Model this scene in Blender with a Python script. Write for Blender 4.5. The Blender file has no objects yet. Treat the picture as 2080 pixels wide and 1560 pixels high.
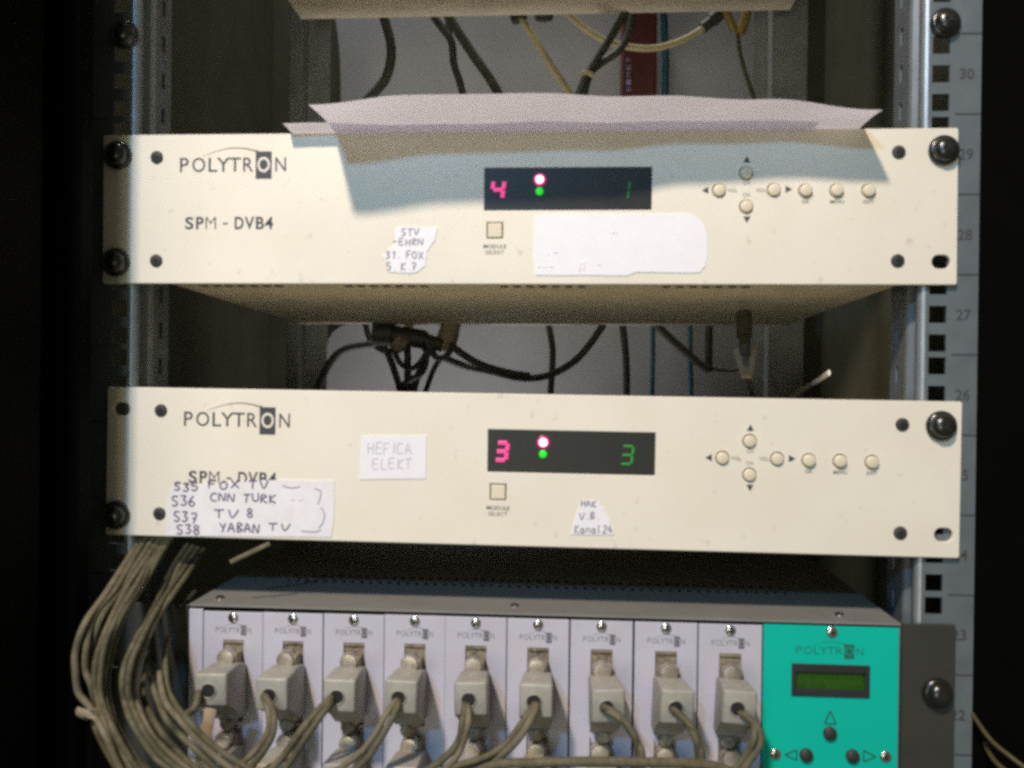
import bpy, bmesh, math, random
from mathutils import Vector, Matrix
random.seed(7)
S = bpy.context.scene
COL = S.collection

# ------------------------------------------------------------------ camera
CAM = Vector((.02767, -.50198, -.09752)); YAW, PIT, ROL, FPX = .05959, -.0045, .01196, 1800.
FW = Vector((-math.sin(YAW)*math.cos(PIT), math.cos(YAW)*math.cos(PIT), math.sin(PIT)))
_r = FW.cross(Vector((0, 0, 1))).normalized(); _u = _r.cross(FW)
RT = _r*math.cos(ROL) + _u*math.sin(ROL); UP = -_r*math.sin(ROL) + _u*math.cos(ROL)
cd = bpy.data.cameras.new('camera'); cam = bpy.data.objects.new('camera', cd); COL.objects.link(cam)
M = Matrix.Identity(4)
for i in range(3):
    M[i][0], M[i][1], M[i][2], M[i][3] = RT[i], UP[i], -FW[i], CAM[i]
cam.matrix_world = M
cd.sensor_fit = 'HORIZONTAL'; cd.sensor_width = 36; cd.lens = FPX/2080*36
cd.clip_start = .01; cd.clip_end = 50
cd.dof.use_dof = True; cd.dof.focus_distance = .60; cd.dof.aperture_fstop = 11
S.camera = cam

# ------------------------------------------------------------------ world and lamps
W = bpy.data.worlds.new('World'); S.world = W; W.use_nodes = True
bg = W.node_tree.nodes['Background']; bg.inputs[0].default_value = (1, .97, .74, 1); bg.inputs[1].default_value = .115


def lamp(name, loc, aim, power, color, size, spread=180):
    l = bpy.data.lights.new(name, 'AREA'); l.shape = 'DISK'; l.size = size; l.energy = power; l.color = color; l.spread = math.radians(spread)
    o = bpy.data.objects.new(name, l); COL.objects.link(o); o.location = loc
    o.rotation_euler = (Vector(aim)-Vector(loc)).to_track_quat('-Z', 'Y').to_euler()
    return o


lamp('ceiling_lamp', (-.44, -1.30, 1.30), (-.92, 0, -.22), 47.5, (1, .84, .69), .15)
lamp('window_light', (-.37, -1.45, .60), (0, 0, -.05), 9.5, (.23, .52, .88), .10)
lamp('front_fill', (-.34, -2.1, -.40), (0, 0, -.1), 6.0, (1, .97, .76), .7)      # added fill lamp in front, lifts shadows, undersides and gaps
lamp('upper_back_fill', (-.24, .345, 1.15), (-.16, .385, .0), 2.0, (.96, 1, .96), .2, 75)  # added lamp, out of view, brightens the backing sheets from above
lamp('lower_back_fill', (-.12, .345, -.46), (-.08, .42, -.05), .42, (1, .96, .97), .12, 80)  # second added lamp, hidden below, brightens the lower backing sheet

vs = S.view_settings; vs.view_transform = 'Standard'; vs.look = 'None'; vs.exposure = 0; vs.gamma = 1
S.render.engine = 'CYCLES'
S.cycles.filter_width = 3.3
S.cycles.use_denoising = False
S.cycles.max_bounces = 10; S.cycles.diffuse_bounces = 5

# ------------------------------------------------------------------ helpers
def P(u, v, y=0.):                                   # photo pixel -> point at depth y
    d = FW*FPX + RT*(u-1040) + UP*(780-v)
    return CAM + d*((y-CAM.y)/d.y)


def mat(name, base, rough=.5, metal=0., var=.06, vscale=60, bump=0., bscale=900, coat=0., dust=None, dust_amt=0., trans=0., emit=None, emit_s=0., spec=.5, specks=0.):
    m = bpy.data.materials.new(name); m.use_nodes = True
    nt = m.node_tree; N = nt.nodes; L = nt.links
    b = N['Principled BSDF']
    oi = N.new('ShaderNodeObjectInfo'); tc0 = N.new('ShaderNodeTexCoord')
    tc = N.new('ShaderNodeVectorMath'); tc.operation = 'ADD'                    # every object gets its own patch of the noise
    L.new(tc0.outputs['Object'], tc.inputs[0]); L.new(oi.outputs['Random'], tc.inputs[1])
    n1 = N.new('ShaderNodeTexNoise'); n1.inputs['Scale'].default_value = vscale; n1.inputs['Detail'].default_value = 5
    L.new(tc.outputs[0], n1.inputs['Vector'])
    r = N.new('ShaderNodeMapRange'); r.inputs[1].default_value = .3; r.inputs[2].default_value = .7
    r.inputs[3].default_value = 1-var; r.inputs[4].default_value = 1+var
    L.new(n1.outputs['Fac'], r.inputs[0])
    rv = N.new('ShaderNodeMapRange'); rv.inputs[3].default_value = 1-var*.8; rv.inputs[4].default_value = 1+var*.8
    L.new(oi.outputs['Random'], rv.inputs[0])
    mu = N.new('ShaderNodeMath'); mu.operation = 'MULTIPLY'; L.new(r.outputs[0], mu.inputs[0]); L.new(rv.outputs[0], mu.inputs[1]); r = mu
    mx = N.new('ShaderNodeVectorMath'); mx.operation = 'SCALE'; mx.inputs[0].default_value = base
    L.new(r.outputs[0], mx.inputs['Scale'])
    out = mx.outputs[0]
    if dust:
        n2 = N.new('ShaderNodeTexNoise'); n2.inputs['Scale'].default_value = vscale*2.3; n2.inputs['Detail'].default_value = 8
        L.new(tc.outputs[0], n2.inputs['Vector'])
        r2 = N.new('ShaderNodeMapRange'); r2.inputs[1].default_value = .42; r2.inputs[2].default_value = .68
        r2.inputs[3].default_value = 0; r2.inputs[4].default_value = dust_amt
        L.new(n2.outputs['Fac'], r2.inputs[0])
        mm = N.new('ShaderNodeMix'); mm.data_type = 'RGBA'
        L.new(r2.outputs[0], mm.inputs[0]); L.new(out, mm.inputs[6]); mm.inputs[7].default_value = (*dust, 1)
        out = mm.outputs[2]
    if specks:                                      # small brown specks and fly marks
        n4 = N.new('ShaderNodeTexNoise'); n4.inputs['Scale'].default_value = 150; n4.inputs['Detail'].default_value = 4
        L.new(tc.outputs[0], n4.inputs['Vector'])
        r4 = N.new('ShaderNodeMapRange'); r4.inputs[1].default_value = .665; r4.inputs[2].default_value = .78
        r4.inputs[3].default_value = 0; r4.inputs[4].default_value = specks
        L.new(n4.outputs['Fac'], r4.inputs[0])
        m4 = N.new('ShaderNodeMix'); m4.data_type = 'RGBA'
        L.new(r4.outputs[0], m4.inputs[0]); L.new(out, m4.inputs[6]); m4.inputs[7].default_value = (.20, .155, .10, 1)
        out = m4.outputs[2]
    L.new(out, b.inputs['Base Color'])
    b.inputs['Roughness'].default_value = rough; b.inputs['Metallic'].default_value = metal
    b.inputs['Coat Weight'].default_value = coat; b.inputs['Specular IOR Level'].default_value = spec
    if bump:
        n3 = N.new('ShaderNodeTexNoise'); n3.inputs['Scale'].default_value = bscale; n3.inputs['Detail'].default_value = 3
        L.new(tc.outputs[0], n3.inputs['Vector'])
        bp = N.new('ShaderNodeBump'); bp.inputs['Strength'].default_value = bump; bp.inputs['Distance'].default_value = .0005
        L.new(n3.outputs['Fac'], bp.inputs['Height']); L.new(bp.outputs[0], b.inputs['Normal'])
    if emit:
        b.inputs['Emission Color'].default_value = (*emit, 1); b.inputs['Emission Strength'].default_value = emit_s
    if trans:
        t = N.new('ShaderNodeBsdfTranslucent'); t.inputs[0].default_value = (*[c*.95 for c in base], 1)
        ms = N.new('ShaderNodeMixShader'); ms.inputs[0].default_value = trans
        L.new(b.outputs[0], ms.inputs[1]); L.new(t.outputs[0], ms.inputs[2])
        L.new(ms.outputs[0], N['Material Output'].inputs[0])
    return m


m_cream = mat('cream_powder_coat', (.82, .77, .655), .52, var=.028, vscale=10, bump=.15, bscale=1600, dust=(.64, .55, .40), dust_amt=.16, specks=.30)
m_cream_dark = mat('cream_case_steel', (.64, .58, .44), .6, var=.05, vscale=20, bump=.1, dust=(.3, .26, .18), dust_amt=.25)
m_button = mat('ivory_button_plastic', (.74, .66, .50), .4, var=.03)
m_white = mat('white_label_paper', (.86, .855, .90), .7, var=.02, vscale=120, dust=(.80, .74, .66), dust_amt=.12)
m_tape = mat('smudged_label_paper', (.82, .80, .84), .6, var=.03, vscale=90, dust=(.70, .66, .60), dust_amt=.35)
m_print = mat('dark_print', (.055, .055, .065), .6)
m_print_grey = mat('grey_print', (.20, .19, .165), .6)
m_print_mod = mat('module_print', (.11, .105, .12), .6)
m_ink = mat('violet_ink', (.13, .105, .19), .6)
m_ink_mid = mat('bleached_ink', (.34, .31, .38), .6)
m_ink_faint = mat('faded_ink', (.60, .58, .64), .6)
m_ink_pink = mat('faded_pink_ink', (.86, .76, .74), .6)
m_window = mat('smoked_display_window', (.022, .023, .021), .42, var=.1, spec=.35)
m_red_hot = mat('red_diode_core', (1, .6, .8), .3, emit=(1, .72, .88), emit_s=3.2)
m_red_glow = mat('red_diode_halo', (.2, .01, .04), .3, emit=(.42, .006, .085), emit_s=.8)  # outer halo of the diode, its glow built as a coloured dome
m_red_mid = mat('red_diode_inner_halo', (.5, .1, .2), .3, emit=(1, .10, .42), emit_s=1.1)  # inner pink halo around the core, also glow put into colour
m_green_led = mat('green_diode', (.02, .4, .02), .3, emit=(.002, .62, .004), emit_s=1.)
m_red_seg = mat('red_digit_segments', (.4, .03, .1), .4, emit=(.86, .05, .29), emit_s=.95)
m_green_seg = mat('green_digit_segments', (.02, .15, .02), .4, emit=(.003, .16, .005), emit_s=.9)
m_green_dim = mat('dim_green_digit_segments', (.02, .12, .03), .4, emit=(.003, .042, .006), emit_s=.9)
m_black_screw = mat('black_oxide_screw', (.012, .012, .010), .26, metal=.0, var=.25, vscale=300, bump=.15, spec=.8)
m_small_screw = mat('small_dark_screw', (.045, .045, .042), .6, var=.2, spec=.3)
m_recess = mat('dark_recess', (.01, .01, .009), .7)
m_zinc = mat('galvanised_steel', (.20, .235, .265), .42, metal=.5, var=.12, vscale=70, bump=.08, bscale=300, dust=(.20, .23, .22), dust_amt=.5)
m_zinc_edge = mat('highlight_edge_zinc', (.36, .40, .42), .42, metal=.55, var=.12, vscale=70)  # paler zinc puts the lamp's highlight on the rail edges into the colour
m_zinc_dull = mat('dull_galvanised_steel', (.30, .31, .30), .5, metal=.4, var=.12, vscale=60)
m_cab = mat('black_cabinet_paint', (.0016, .0015, .0010), .8, var=.2, bump=.1, spec=.05)
m_cab_in = mat('dark_cabinet_lining', (.072, .069, .044), .85, var=.12, vscale=25, spec=.2)
m_wall = mat('grey_backing_sheet', (.40, .395, .40), .7, var=.06, vscale=18)
m_paper = mat('white_copy_paper', (.945, .935, .985), .8, var=.01, trans=.71)
m_plate = mat('lavender_grey_module_paint', (.50, .488, .572), .5, var=.03, vscale=40, bump=.08, dust=(.46, .42, .42), dust_amt=.25)
m_case = mat('grey_chassis_steel', (.20, .203, .195), .55, var=.08, vscale=50, bump=.1, dust=(.24, .22, .17), dust_amt=.5)
m_case_dk = mat('dark_grey_ear_paint', (.034, .034, .028), .6, var=.1, vscale=60, bump=.1)
m_silver_dull = mat('tarnished_thumb_screw', (.56, .51, .44), .38, metal=.85, var=.2, vscale=300, dust=(.40, .33, .24), dust_amt=.6)
m_silver = mat('nickel_screw', (.72, .70, .68), .22, metal=1., var=.08, vscale=400)
m_hood = mat('dusty_grey_plug_shell', (.31, .315, .29), .52, metal=.12, var=.12, vscale=160, bump=.15, bscale=700, dust=(.42, .36, .27), dust_amt=.75)
m_body = mat('dusty_brown_connector', (.20, .165, .105), .7, var=.3, vscale=200, bump=.3, dust=(.38, .31, .21), dust_amt=.9)
m_cable = mat('dusty_grey_cable', (.100, .088, .052), .65, var=.2, vscale=140, bump=.2, dust=(.17, .145, .09), dust_amt=.6, spec=.3)
m_cable_y = mat('dusty_yellow_cable', (.07, .055, .02), .6, var=.15, vscale=140)
m_cable_k = mat('black_coax_cable', (.030, .029, .021), .55, var=.2, vscale=90, dust=(.085, .078, .055), dust_amt=.6)
m_cable_c = mat('cream_coax_cable', (.46, .38, .20), .5, var=.1, vscale=90)
m_cable_t = mat('blue_green_wire', (.02, .09, .12), .5, var=.1)
m_tie = mat('tan_cable_tie', (.40, .31, .205), .5, var=.12, vscale=100)
m_tie_dk = mat('dusty_tan_tie', (.21, .155, .095), .6, var=.15, vscale=100)
m_tie_lit = mat('lit_tie_tip', (.85, .78, .68), .4, var=.05)  # pale tone stands for lamp light on the tip of the tan tie
m_brass = mat('brass_connector', (.50, .36, .12), .3, metal=.8, var=.15, vscale=200)
m_redbox = mat('dark_red_strip', (.10, .018, .014), .5, var=.12, vscale=30)
m_redtext = mat('pale_violet_print', (.40, .36, .58), .6)
m_green = mat('turquoise_module_paint', (.0030, .49, .375), .55, var=.025, vscale=40, bump=.08, spec=.15)
m_lcd = mat('green_lcd_glass', (.018, .085, .004), .5, var=.18, vscale=220, spec=.15)
m_bezel = mat('black_lcd_bezel', (.022, .024, .026), .45, var=.1)
m_bbtn = mat('black_rubber_button', (.030, .032, .028), .5)


class MB:
    def __init__(s): s.v = []; s.f = []
    def add(s, vs_, fs, xf=None):
        n = len(s.v)
        s.v += [tuple(xf(Vector(p))) if xf else tuple(p) for p in vs_]
        s.f += [tuple(i+n for i in f) for f in fs]
        return s
    def box(s, x0, x1, y0, y1, z0, z1, bev=0., seg=2):
        bm = bmesh.new(); bmesh.ops.create_cube(bm, size=1)
        for v in bm.verts:
            v.co = Vector(((x0+x1)/2+v.co.x*(x1-x0), (y0+y1)/2+v.co.y*(y1-y0), (z0+z1)/2+v.co.z*(z1-z0)))
        if bev:
            bmesh.ops.bevel(bm, geom=bm.edges[:], offset=bev, segments=seg, affect='EDGES', profile=.5)
        bm.verts.index_update()
        s.add([v.co.copy() for v in bm.verts], [[v.index for v in f.verts] for f in bm.faces]); bm.free()
        return s
    def lathe(s, prof, c=(0, 0, 0), axis='y', n=24):
        """prof: (radius, height) pairs; height runs toward the viewer (-Y) for axis y, up for axis z"""
        vs_ = []; fs = []
        for r, h in prof:
            for k in range(n):
                a = 2*math.pi*k/n
                if axis == 'y': vs_.append((c[0]+r*math.cos(a), c[1]-h, c[2]+r*math.sin(a)))
                elif axis == 'z': vs_.append((c[0]+r*math.cos(a), c[1]+r*math.sin(a), c[2]+h))
        for i in range(len(prof)-1):
            for k in range(n):
                fs.append((i*n+k, i*n+(k+1) % n, (i+1)*n+(k+1) % n, (i+1)*n+k))
        fs.append(tuple(range(n))); fs.append(tuple(range((len(prof)-1)*n, len(prof)*n)))
        return s.add(vs_, fs)
    def tube(s, pts, r, n=8, flat=1.):
        pts = [Vector(p) for p in pts]; vs_ = []; fs = []
        ref = None
        for i, p in enumerate(pts):
            t = (pts[min(i+1, len(pts)-1)]-pts[max(i-1, 0)]).normalized()
            if ref is None:
                ref = Vector((0, 1, 0)) if abs(t.y) < .9 else Vector((1, 0, 0))
            a = (ref - t*ref.dot(t)).normalized(); b = t.cross(a); ref = a
            for k in range(n):
                q = 2*math.pi*k/n
                vs_.append(p + a*(r*flat*math.cos(q)) + b*(r*math.sin(q)))
        for i in range(len(pts)-1):
            for k in range(n):
                fs.append((i*n+k, i*n+(k+1) % n, (i+1)*n+(k+1) % n, (i+1)*n+k))
        fs.append(tuple(range(n))[::-1]); fs.append(tuple(range((len(pts)-1)*n, len(pts)*n)))
        return s.add(vs_, fs)
    def poly(s, pts2, y, t):
        """prism of an outline in the XZ plane, from depth y back to y+t"""
        n = len(pts2)
        return s.add([(x, y, z) for x, z in pts2]+[(x, y+t, z) for x, z in pts2],
                     [tuple(range(n)), tuple(range(2*n-1, n-1, -1))]+[(i, n+i, n+(i+1) % n, (i+1) % n) for i in range(n)])
    def mesh(s, name, m, smooth=None):
        me = bpy.data.meshes.new(name); me.from_pydata(s.v, [], s.f)
        bm = bmesh.new(); bm.from_mesh(me); bmesh.ops.recalc_face_normals(bm, faces=bm.faces[:]); bm.to_mesh(me); bm.free()
        me.materials.append(m)
        if smooth:
            me.shade_smooth(); me.set_sharp_from_angle(angle=math.radians(smooth))
        return me


def obj(name, mb, m, parent=None, loc=(0, 0, 0), smooth=None, label=None):
    o = bpy.data.objects.new(name, mb.mesh(name, m, smooth)); COL.objects.link(o)
    o.location = loc
    if parent: o.parent = parent
    if label: o['label'] = label
    return o


def tag(o, label, cat, group=None):
    o['label'] = label; o['category'] = cat
    if group: o['group'] = group
    return o


def thing(name, label, cat, loc=(0, 0, 0), rot=(0, 0, 0), group=None):
    o = bpy.data.objects.new(name, None); COL.objects.link(o); o.location = loc; o.rotation_euler = rot; o.empty_display_size = .01
    return tag(o, label, cat, group)


def dup(root, loc, label):
    r = root.copy(); COL.objects.link(r); r.location = loc; r['label'] = label
    for ch in list(root.children):
        c = ch.copy(); COL.objects.link(c); c.parent = r
        for g in ch.children:
            d = g.copy(); COL.objects.link(d); d.parent = c
    return r


def from_curve(cu):
    o = bpy.data.objects.new('tmp', cu); COL.objects.link(o)
    dg = bpy.context.evaluated_depsgraph_get()
    me = bpy.data.meshes.new_from_object(o.evaluated_get(dg))
    v = [x.co.copy() for x in me.vertices]; f = [tuple(p.vertices) for p in me.polygons]
    bpy.data.objects.remove(o); bpy.data.meshes.remove(me)
    return v, f


def plate(loops, thick, bev=.0, y0=0.):
    """MB of a plate in the XZ plane with holes; front face at depth y0. loops[0] = outline"""
    cu = bpy.data.curves.new('c', 'CURVE'); cu.dimensions = '2D'; cu.fill_mode = 'BOTH'
    cu.extrude = thick/2-bev; cu.bevel_depth = bev; cu.bevel_resolution = 2; cu.offset = -bev
    for lp in loops:
        sp = cu.splines.new('POLY'); sp.points.add(len(lp)-1)
        for p, (x, z) in zip(sp.points, lp): p.co = (x, z, 0, 1)
        sp.use_cyclic_u = True
    v, f = from_curve(cu); bpy.data.curves.remove(cu)
    return MB().add(v, f, lambda p: Vector((p.x, y0+thick/2-p.z, p.y)))


def grid_plate(xs, zs, solid, y0, t):
    mb = MB(); nx, nz = len(xs)-1, len(zs)-1
    on = [[solid((xs[i]+xs[i+1])/2, (zs[j]+zs[j+1])/2) for j in range(nz)] for i in range(nx)]
    g = lambda i, j: 0 <= i < nx and 0 <= j < nz and on[i][j]
    for i in range(nx):
        for j in range(nz):
            if not on[i][j]: continue
            x0, x1, z0, z1 = xs[i], xs[i+1], zs[j], zs[j+1]; y1 = y0+t
            mb.add([(x0, y0, z0), (x1, y0, z0), (x1, y0, z1), (x0, y0, z1)], [(0, 1, 2, 3)])
            mb.add([(x0, y1, z0), (x0, y1, z1), (x1, y1, z1), (x1, y1, z0)], [(0, 1, 2, 3)])
            if not g(i-1, j): mb.add([(x0, y0, z0), (x0, y0, z1), (x0, y1, z1), (x0, y1, z0)], [(0, 1, 2, 3)])
            if not g(i+1, j): mb.add([(x1, y0, z0), (x1, y1, z0), (x1, y1, z1), (x1, y0, z1)], [(0, 1, 2, 3)])
            if not g(i, j-1): mb.add([(x0, y0, z0), (x0, y1, z0), (x1, y1, z0), (x1, y0, z0)], [(0, 1, 2, 3)])
            if not g(i, j+1): mb.add([(x0, y0, z1), (x1, y0, z1), (x1, y1, z1), (x0, y1, z1)], [(0, 1, 2, 3)])
    return mb


def rect(x0, x1, z0, z1): return [(x0, z0), (x1, z0), (x1, z1), (x0, z1)]
def circ(cx, cz, r, n=24, rz=None): return [(cx+r*math.cos(2*math.pi*k/n), cz+(rz or r)*math.sin(2*math.pi*k/n)) for k in range(n)]
def rrect(x0, x1, z0, z1, r, n=5):
    o = []
    for cx, cz, a0 in ((x1-r, z1-r, 0), (x0+r, z1-r, 90), (x0+r, z0+r, 180), (x1-r, z0+r, 270)):
        for k in range(n+1):
            a = math.radians(a0+90*k/n); o.append((cx+r*math.cos(a), cz+r*math.sin(a)))
    return o


_gl = {}
def glyph(ch, bold=0.):
    if (ch, bold) not in _gl:
        cu = bpy.data.curves.new('t', 'FONT'); cu.body = ch; cu.size = 1; cu.offset = bold; cu.resolution_u = 6
        v, f = from_curve(cu); bpy.data.curves.remove(cu)
        _gl[(ch, bold)] = (v, f)
    return _gl[(ch, bold)]


def put_glyph(mb, ch, x0, x1, z0, z1, y, bold=0., xf=None):
    v, f = glyph(ch, bold)
    xs = [p.x for p in v]; ys = [p.y for p in v]; a, b = min(xs), max(xs); c, d = min(ys), max(ys)
    q = xf or (lambda p: p)
    mb.add(v, f, lambda p: q(Vector((x0+(p.x-a)/(b-a)*(x1-x0), y, z0+(p.y-c)/(d-c)*(z1-z0)))))


def text_line(mb, s, cx, z0, h, y, bold=0., sx=1., align='c'):
    """plain printed text, cap height h"""
    cu = bpy.data.curves.new('t', 'FONT'); cu.body = s; cu.size = 1; cu.offset = bold; cu.resolution_u = 3
    v, f = from_curve(cu); bpy.data.curves.remove(cu)
    k = h/.70; xs = [p.x for p in v]; w0, w1 = min(xs), max(xs); mid = (w0+w1)/2 if align == 'c' else w0
    mb.add(v, f, lambda p: Vector((cx+(p.x-mid)*k*sx, y, z0+p.y*k)))


HW = {  # handwriting strokes in a unit box
    '0': [[(.5, 1), (.1, .7), (.1, .3), (.5, 0), (.9, .3), (.9, .7), (.5, 1)]], '1': [[(.2, .75), (.55, 1), (.5, 0)]],
    '2': [[(.1, .8), (.5, 1), (.9, .75), (.1, 0), (.95, .03)]], '3': [[(.1, .95), (.85, .95), (.45, .55), (.9, .35), (.6, .02), (.1, .08)]],
    '4': [[(.6, 1), (.05, .35), (.95, .35)], [(.7, .65), (.65, 0)]], '5': [[(.9, 1), (.2, .97), (.15, .55), (.7, .58), (.9, .3), (.55, 0), (.1, .08)]],
    '6': [[(.75, 1), (.25, .65), (.1, .25), (.5, 0), (.88, .25), (.55, .5), (.15, .35)]], '7': [[(.08, .95), (.92, .97), (.4, 0)], [(.25, .5), (.8, .52)]],
    '8': [[(.5, .52), (.15, .75), (.5, 1), (.85, .75), (.5, .52), (.1, .25), (.5, 0), (.9, .25), (.5, .52)]],
    'A': [[(0, 0), (.5, 1), (1, 0)], [(.2, .4), (.85, .4)]], 'B': [[(.1, 0), (.12, 1), (.8, .85), (.15, .53), (.9, .28), (.1, 0)]],
    'C': [[(.95, .9), (.4, 1), (.08, .5), (.4, .02), (.95, .12)]], 'D': [[(.1, 0), (.12, 1), (.9, .6), (.7, .1), (.1, 0)]],
    'E': [[(.95, 1), (.15, .95), (.1, .02), (.95, .05)], [(.12, .52), (.8, .55)]], 'F': [[(.95, 1), (.15, .96), (.1, 0)], [(.12, .52), (.75, .55)]],
    'H': [[(.1, 1), (.1, 0)], [(.9, 1), (.88, 0)], [(.1, .5), (.9, .52)]], 'I': [[(.5, 1), (.45, 0)]],
    'K': [[(.1, 1), (.1, 0)], [(.9, 1), (.12, .45), (.95, 0)]], 'L': [[(.15, 1), (.1, .03), (.9, .05)]],
    'N': [[(.05, 0), (.1, 1), (.85, 0), (.95, 1)]], 'O': [[(.5, 1), (.08, .6), (.3, .02), (.8, .1), (.92, .65), (.5, 1)]],
    'R': [[(.1, 0), (.12, 1), (.85, .8), (.15, .5), (.95, 0)]], 'S': [[(.9, .95), (.3, .98), (.15, .65), (.85, .35), (.6, .02), (.08, .1)]],
    'T': [[(0, .97), (1, 1)], [(.5, .98), (.45, 0)]], 'U': [[(.1, 1), (.1, .25), (.5, 0), (.9, .25), (.92, 1)]],
    'V': [[(.02, 1), (.45, 0), (1, 1)]], 'X': [[(.05, 1), (.95, 0)], [(.95, 1), (.05, 0)]], 'Y': [[(.05, 1), (.5, .5)], [(.95, 1), (.4, 0)]],
    'W': [[(0, 1), (.25, 0), (.5, .7), (.75, 0), (1, 1)]], '-': [[(.1, .5), (.8, .52)]], '.': [[(.3, .02), (.45, .06)]],
    'a': [[(.9, .6), (.3, .62), (.1, .2), (.5, 0), (.85, .5), (.95, 0)]], 'n': [[(.1, .6), (.15, 0)], [(.14, .4), (.55, .62), (.85, .4), (.85, 0)]],
    'l': [[(.4, 1), (.45, .05), (.7, 0)]],
}


def handwrite(mb, s, x, z, w, h, y, r=.00032, gap=.3, jit=.10):
    for ch in s:
        if ch in HW:
            dx, dz, sk = random.uniform(-jit, jit)*w, random.uniform(-jit, jit)*h, random.uniform(-.08, .12)
            for st in HW[ch]:
                mb.tube([(x+dx+(p+sk*q)*w, y, z+dz+q*h) for p, q in smooth2(st)], r, 6, .35)
            x += w*(1+gap) * (.6 if ch in '.I' else 1)
        else:
            x += w*.9


def smooth2(pts, sub=3):
    if len(pts) < 3: return pts
    o = []
    for i in range(len(pts)-1):
        p0, p1, p2, p3 = pts[max(i-1, 0)], pts[i], pts[i+1], pts[min(i+2, len(pts)-1)]
        for k in range(sub):
            t = k/sub
            o.append(tuple(.5*((2*b)+(c-a)*t+(2*a-5*b+4*c-d)*t*t+(3*b-a-3*c+d)*t**3) for a, b, c, d in zip(p0, p1, p2, p3)))
    return o+[pts[-1]]


def path3(pts, sub=7):                              # (u, v, depth) list -> smooth 3D path
    return smooth2([tuple(P(u, v, y)) for u, v, y in pts], sub)


# ------------------------------------------------------------------ the cabinet
cab = thing('rack_cabinet', 'black equipment rack cabinet with galvanised numbered mounting rails', 'rack cabinet')
for sx in (-1, 1):
    mb = MB().box(min(sx*.30, sx*.31), max(sx*.30, sx*.31), .036, .47, -.75, .62)
    obj('side_panel', mb, m_cab_in, cab)
obj('frame_post', MB().box(.2575, .47, .010, .036, -.75, .75, .002), m_cab, cab)
obj('frame_post', MB().box(-.47, -.2575, .010, .036, -.75, .75, .002), m_cab, cab)
obj('frame_post', MB().box(-.50, -.2395, -.105, -.062, -.75, .75, .004).box(-.50, -.2310, -.046, -.030, -.75, .75, .003), m_cab, cab)  # box nearest the rail is added to block light from the rail's outer part
obj('side_light_blocker', MB().add([(-.2400, -.106, -.75), (-.2580, -.106, -.75), (-.385, -.75, -.75), (-.365, -.75, -.75), (-.2400, -.106, .75), (-.2580, -.106, .75), (-.385, -.75, .75), (-.365, -.75, .75)],
    [(0, 1, 2, 3), (4, 7, 6, 5), (0, 4, 5, 1), (1, 5, 6, 2), (2, 6, 7, 3), (3, 7, 4, 0)]), m_cab, cab)  # unseen slab added and angled to keep light off the left side
obj('back_panel', MB().box(-.2995, .2995, .462, .470, -.75, .62), m_cab_in, cab)
obj('top_light_blocker', MB().box(-.2425, .2425, 0, .003, .3065, .75, .0005), m_cab, cab)  # unseen panel added to stop lamp light passing over the top unit
obj('base_plate', MB().box(-.2995, .2995, .037, .461, -.50, -.49), m_cab_in, cab)

T0 = .09732; UH = .04445
def rail(side):
    xo, xi = .2555, .2240
    holes = []
    for k in range(-4, 14):
        zc = T0-UH*(k+.5)
        for d in (-.015875, 0, .015875):
            holes.append(rect(side*.2338-.00475, side*.2338+.00475, zc+d-.00475, zc+d+.00475))
    a, b = sorted((side*(xi+.0030), side*xo))
    hx0, hx1 = side*.2338-.00475, side*.2338+.00475
    zs = sorted([T0-14*UH, T0+4*UH]+[q for h in holes for q in (h[0][1], h[2][1])])
    hz = [(h[0][1]+h[2][1])/2 for h in holes]
    mb = grid_plate([a, hx0, hx1, b], zs, lambda x, z: not (hx0 < x < hx1 and min(abs(z-q) for q in hz) < .0047), .0034, .0018)
    # folded inner flange: rounded corner, shallow groove, deep return with slots
    prof = [(xi+.0030, .0034), (xi+.0016, .0037), (xi+.0006, .0045), (xi, .0058), (xi, .0090), (xi+.0034, .0112), (xi+.0034, .0185), (xi+.0006, .0203), (xi, .0215), (xi, .0262)]
    inner = [(x+.0014, y+.0016) for x, y in prof]
    z0, z1 = T0-14*UH, T0+4*UH
    def fold(i0, i1, mbx):
        p = prof[i0:i1+1]+inner[i0:i1+1][::-1]; m_ = len(p)
        mbx.add([(side*x, y, z) for z in (z0, z1) for x, y in p], [(i, (i+1) % m_, m_+(i+1) % m_, m_+i) for i in range(m_)])
        return mbx
    fold(4, 7, mb)
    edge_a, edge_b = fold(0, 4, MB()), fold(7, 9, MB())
    # slotted rear part of the return flange
    slots = []
    for k in range(-8, 28):
        zc = T0-UH*.5*(k+.5); slots.append(rect(.0335, .0385, zc-.005, zc+.005))
    pl = plate([rect(.0262, .0470, z0, z1)]+slots, .0015, 0, 0)
    mb.add(pl.v, pl.f, lambda p: Vector((side*(xi+.00075+p.y-.00075), p.x, p.z)))
    r = obj('front_rail', mb, m_zinc, cab, label='right front rail stamped with unit numbers' if side > 0 else 'left front rail in the shade of the frame')
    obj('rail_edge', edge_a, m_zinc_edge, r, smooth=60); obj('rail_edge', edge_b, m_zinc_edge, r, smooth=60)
    for k in range(-3, 13):
        z = T0-k*UH
        x0, x1 = (.2415, .2553) if side > 0 else (-.2553, -.2415)
        t = MB().box(x0, x1, .0031, .0033, z-.0004, z+.0004)
        obj('tick_mark', t, m_print, r)
        if side > 0 and -2 <= k <= 9:
            g = MB(); num = str(30-k)
            text_line(g, num, .2478, T0-UH*(k+.5)-.0029, .0058, .0032, .012, 1.0)
            obj('unit_number', g, m_print, r)
    return r
rail(1); rail(-1)
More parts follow.
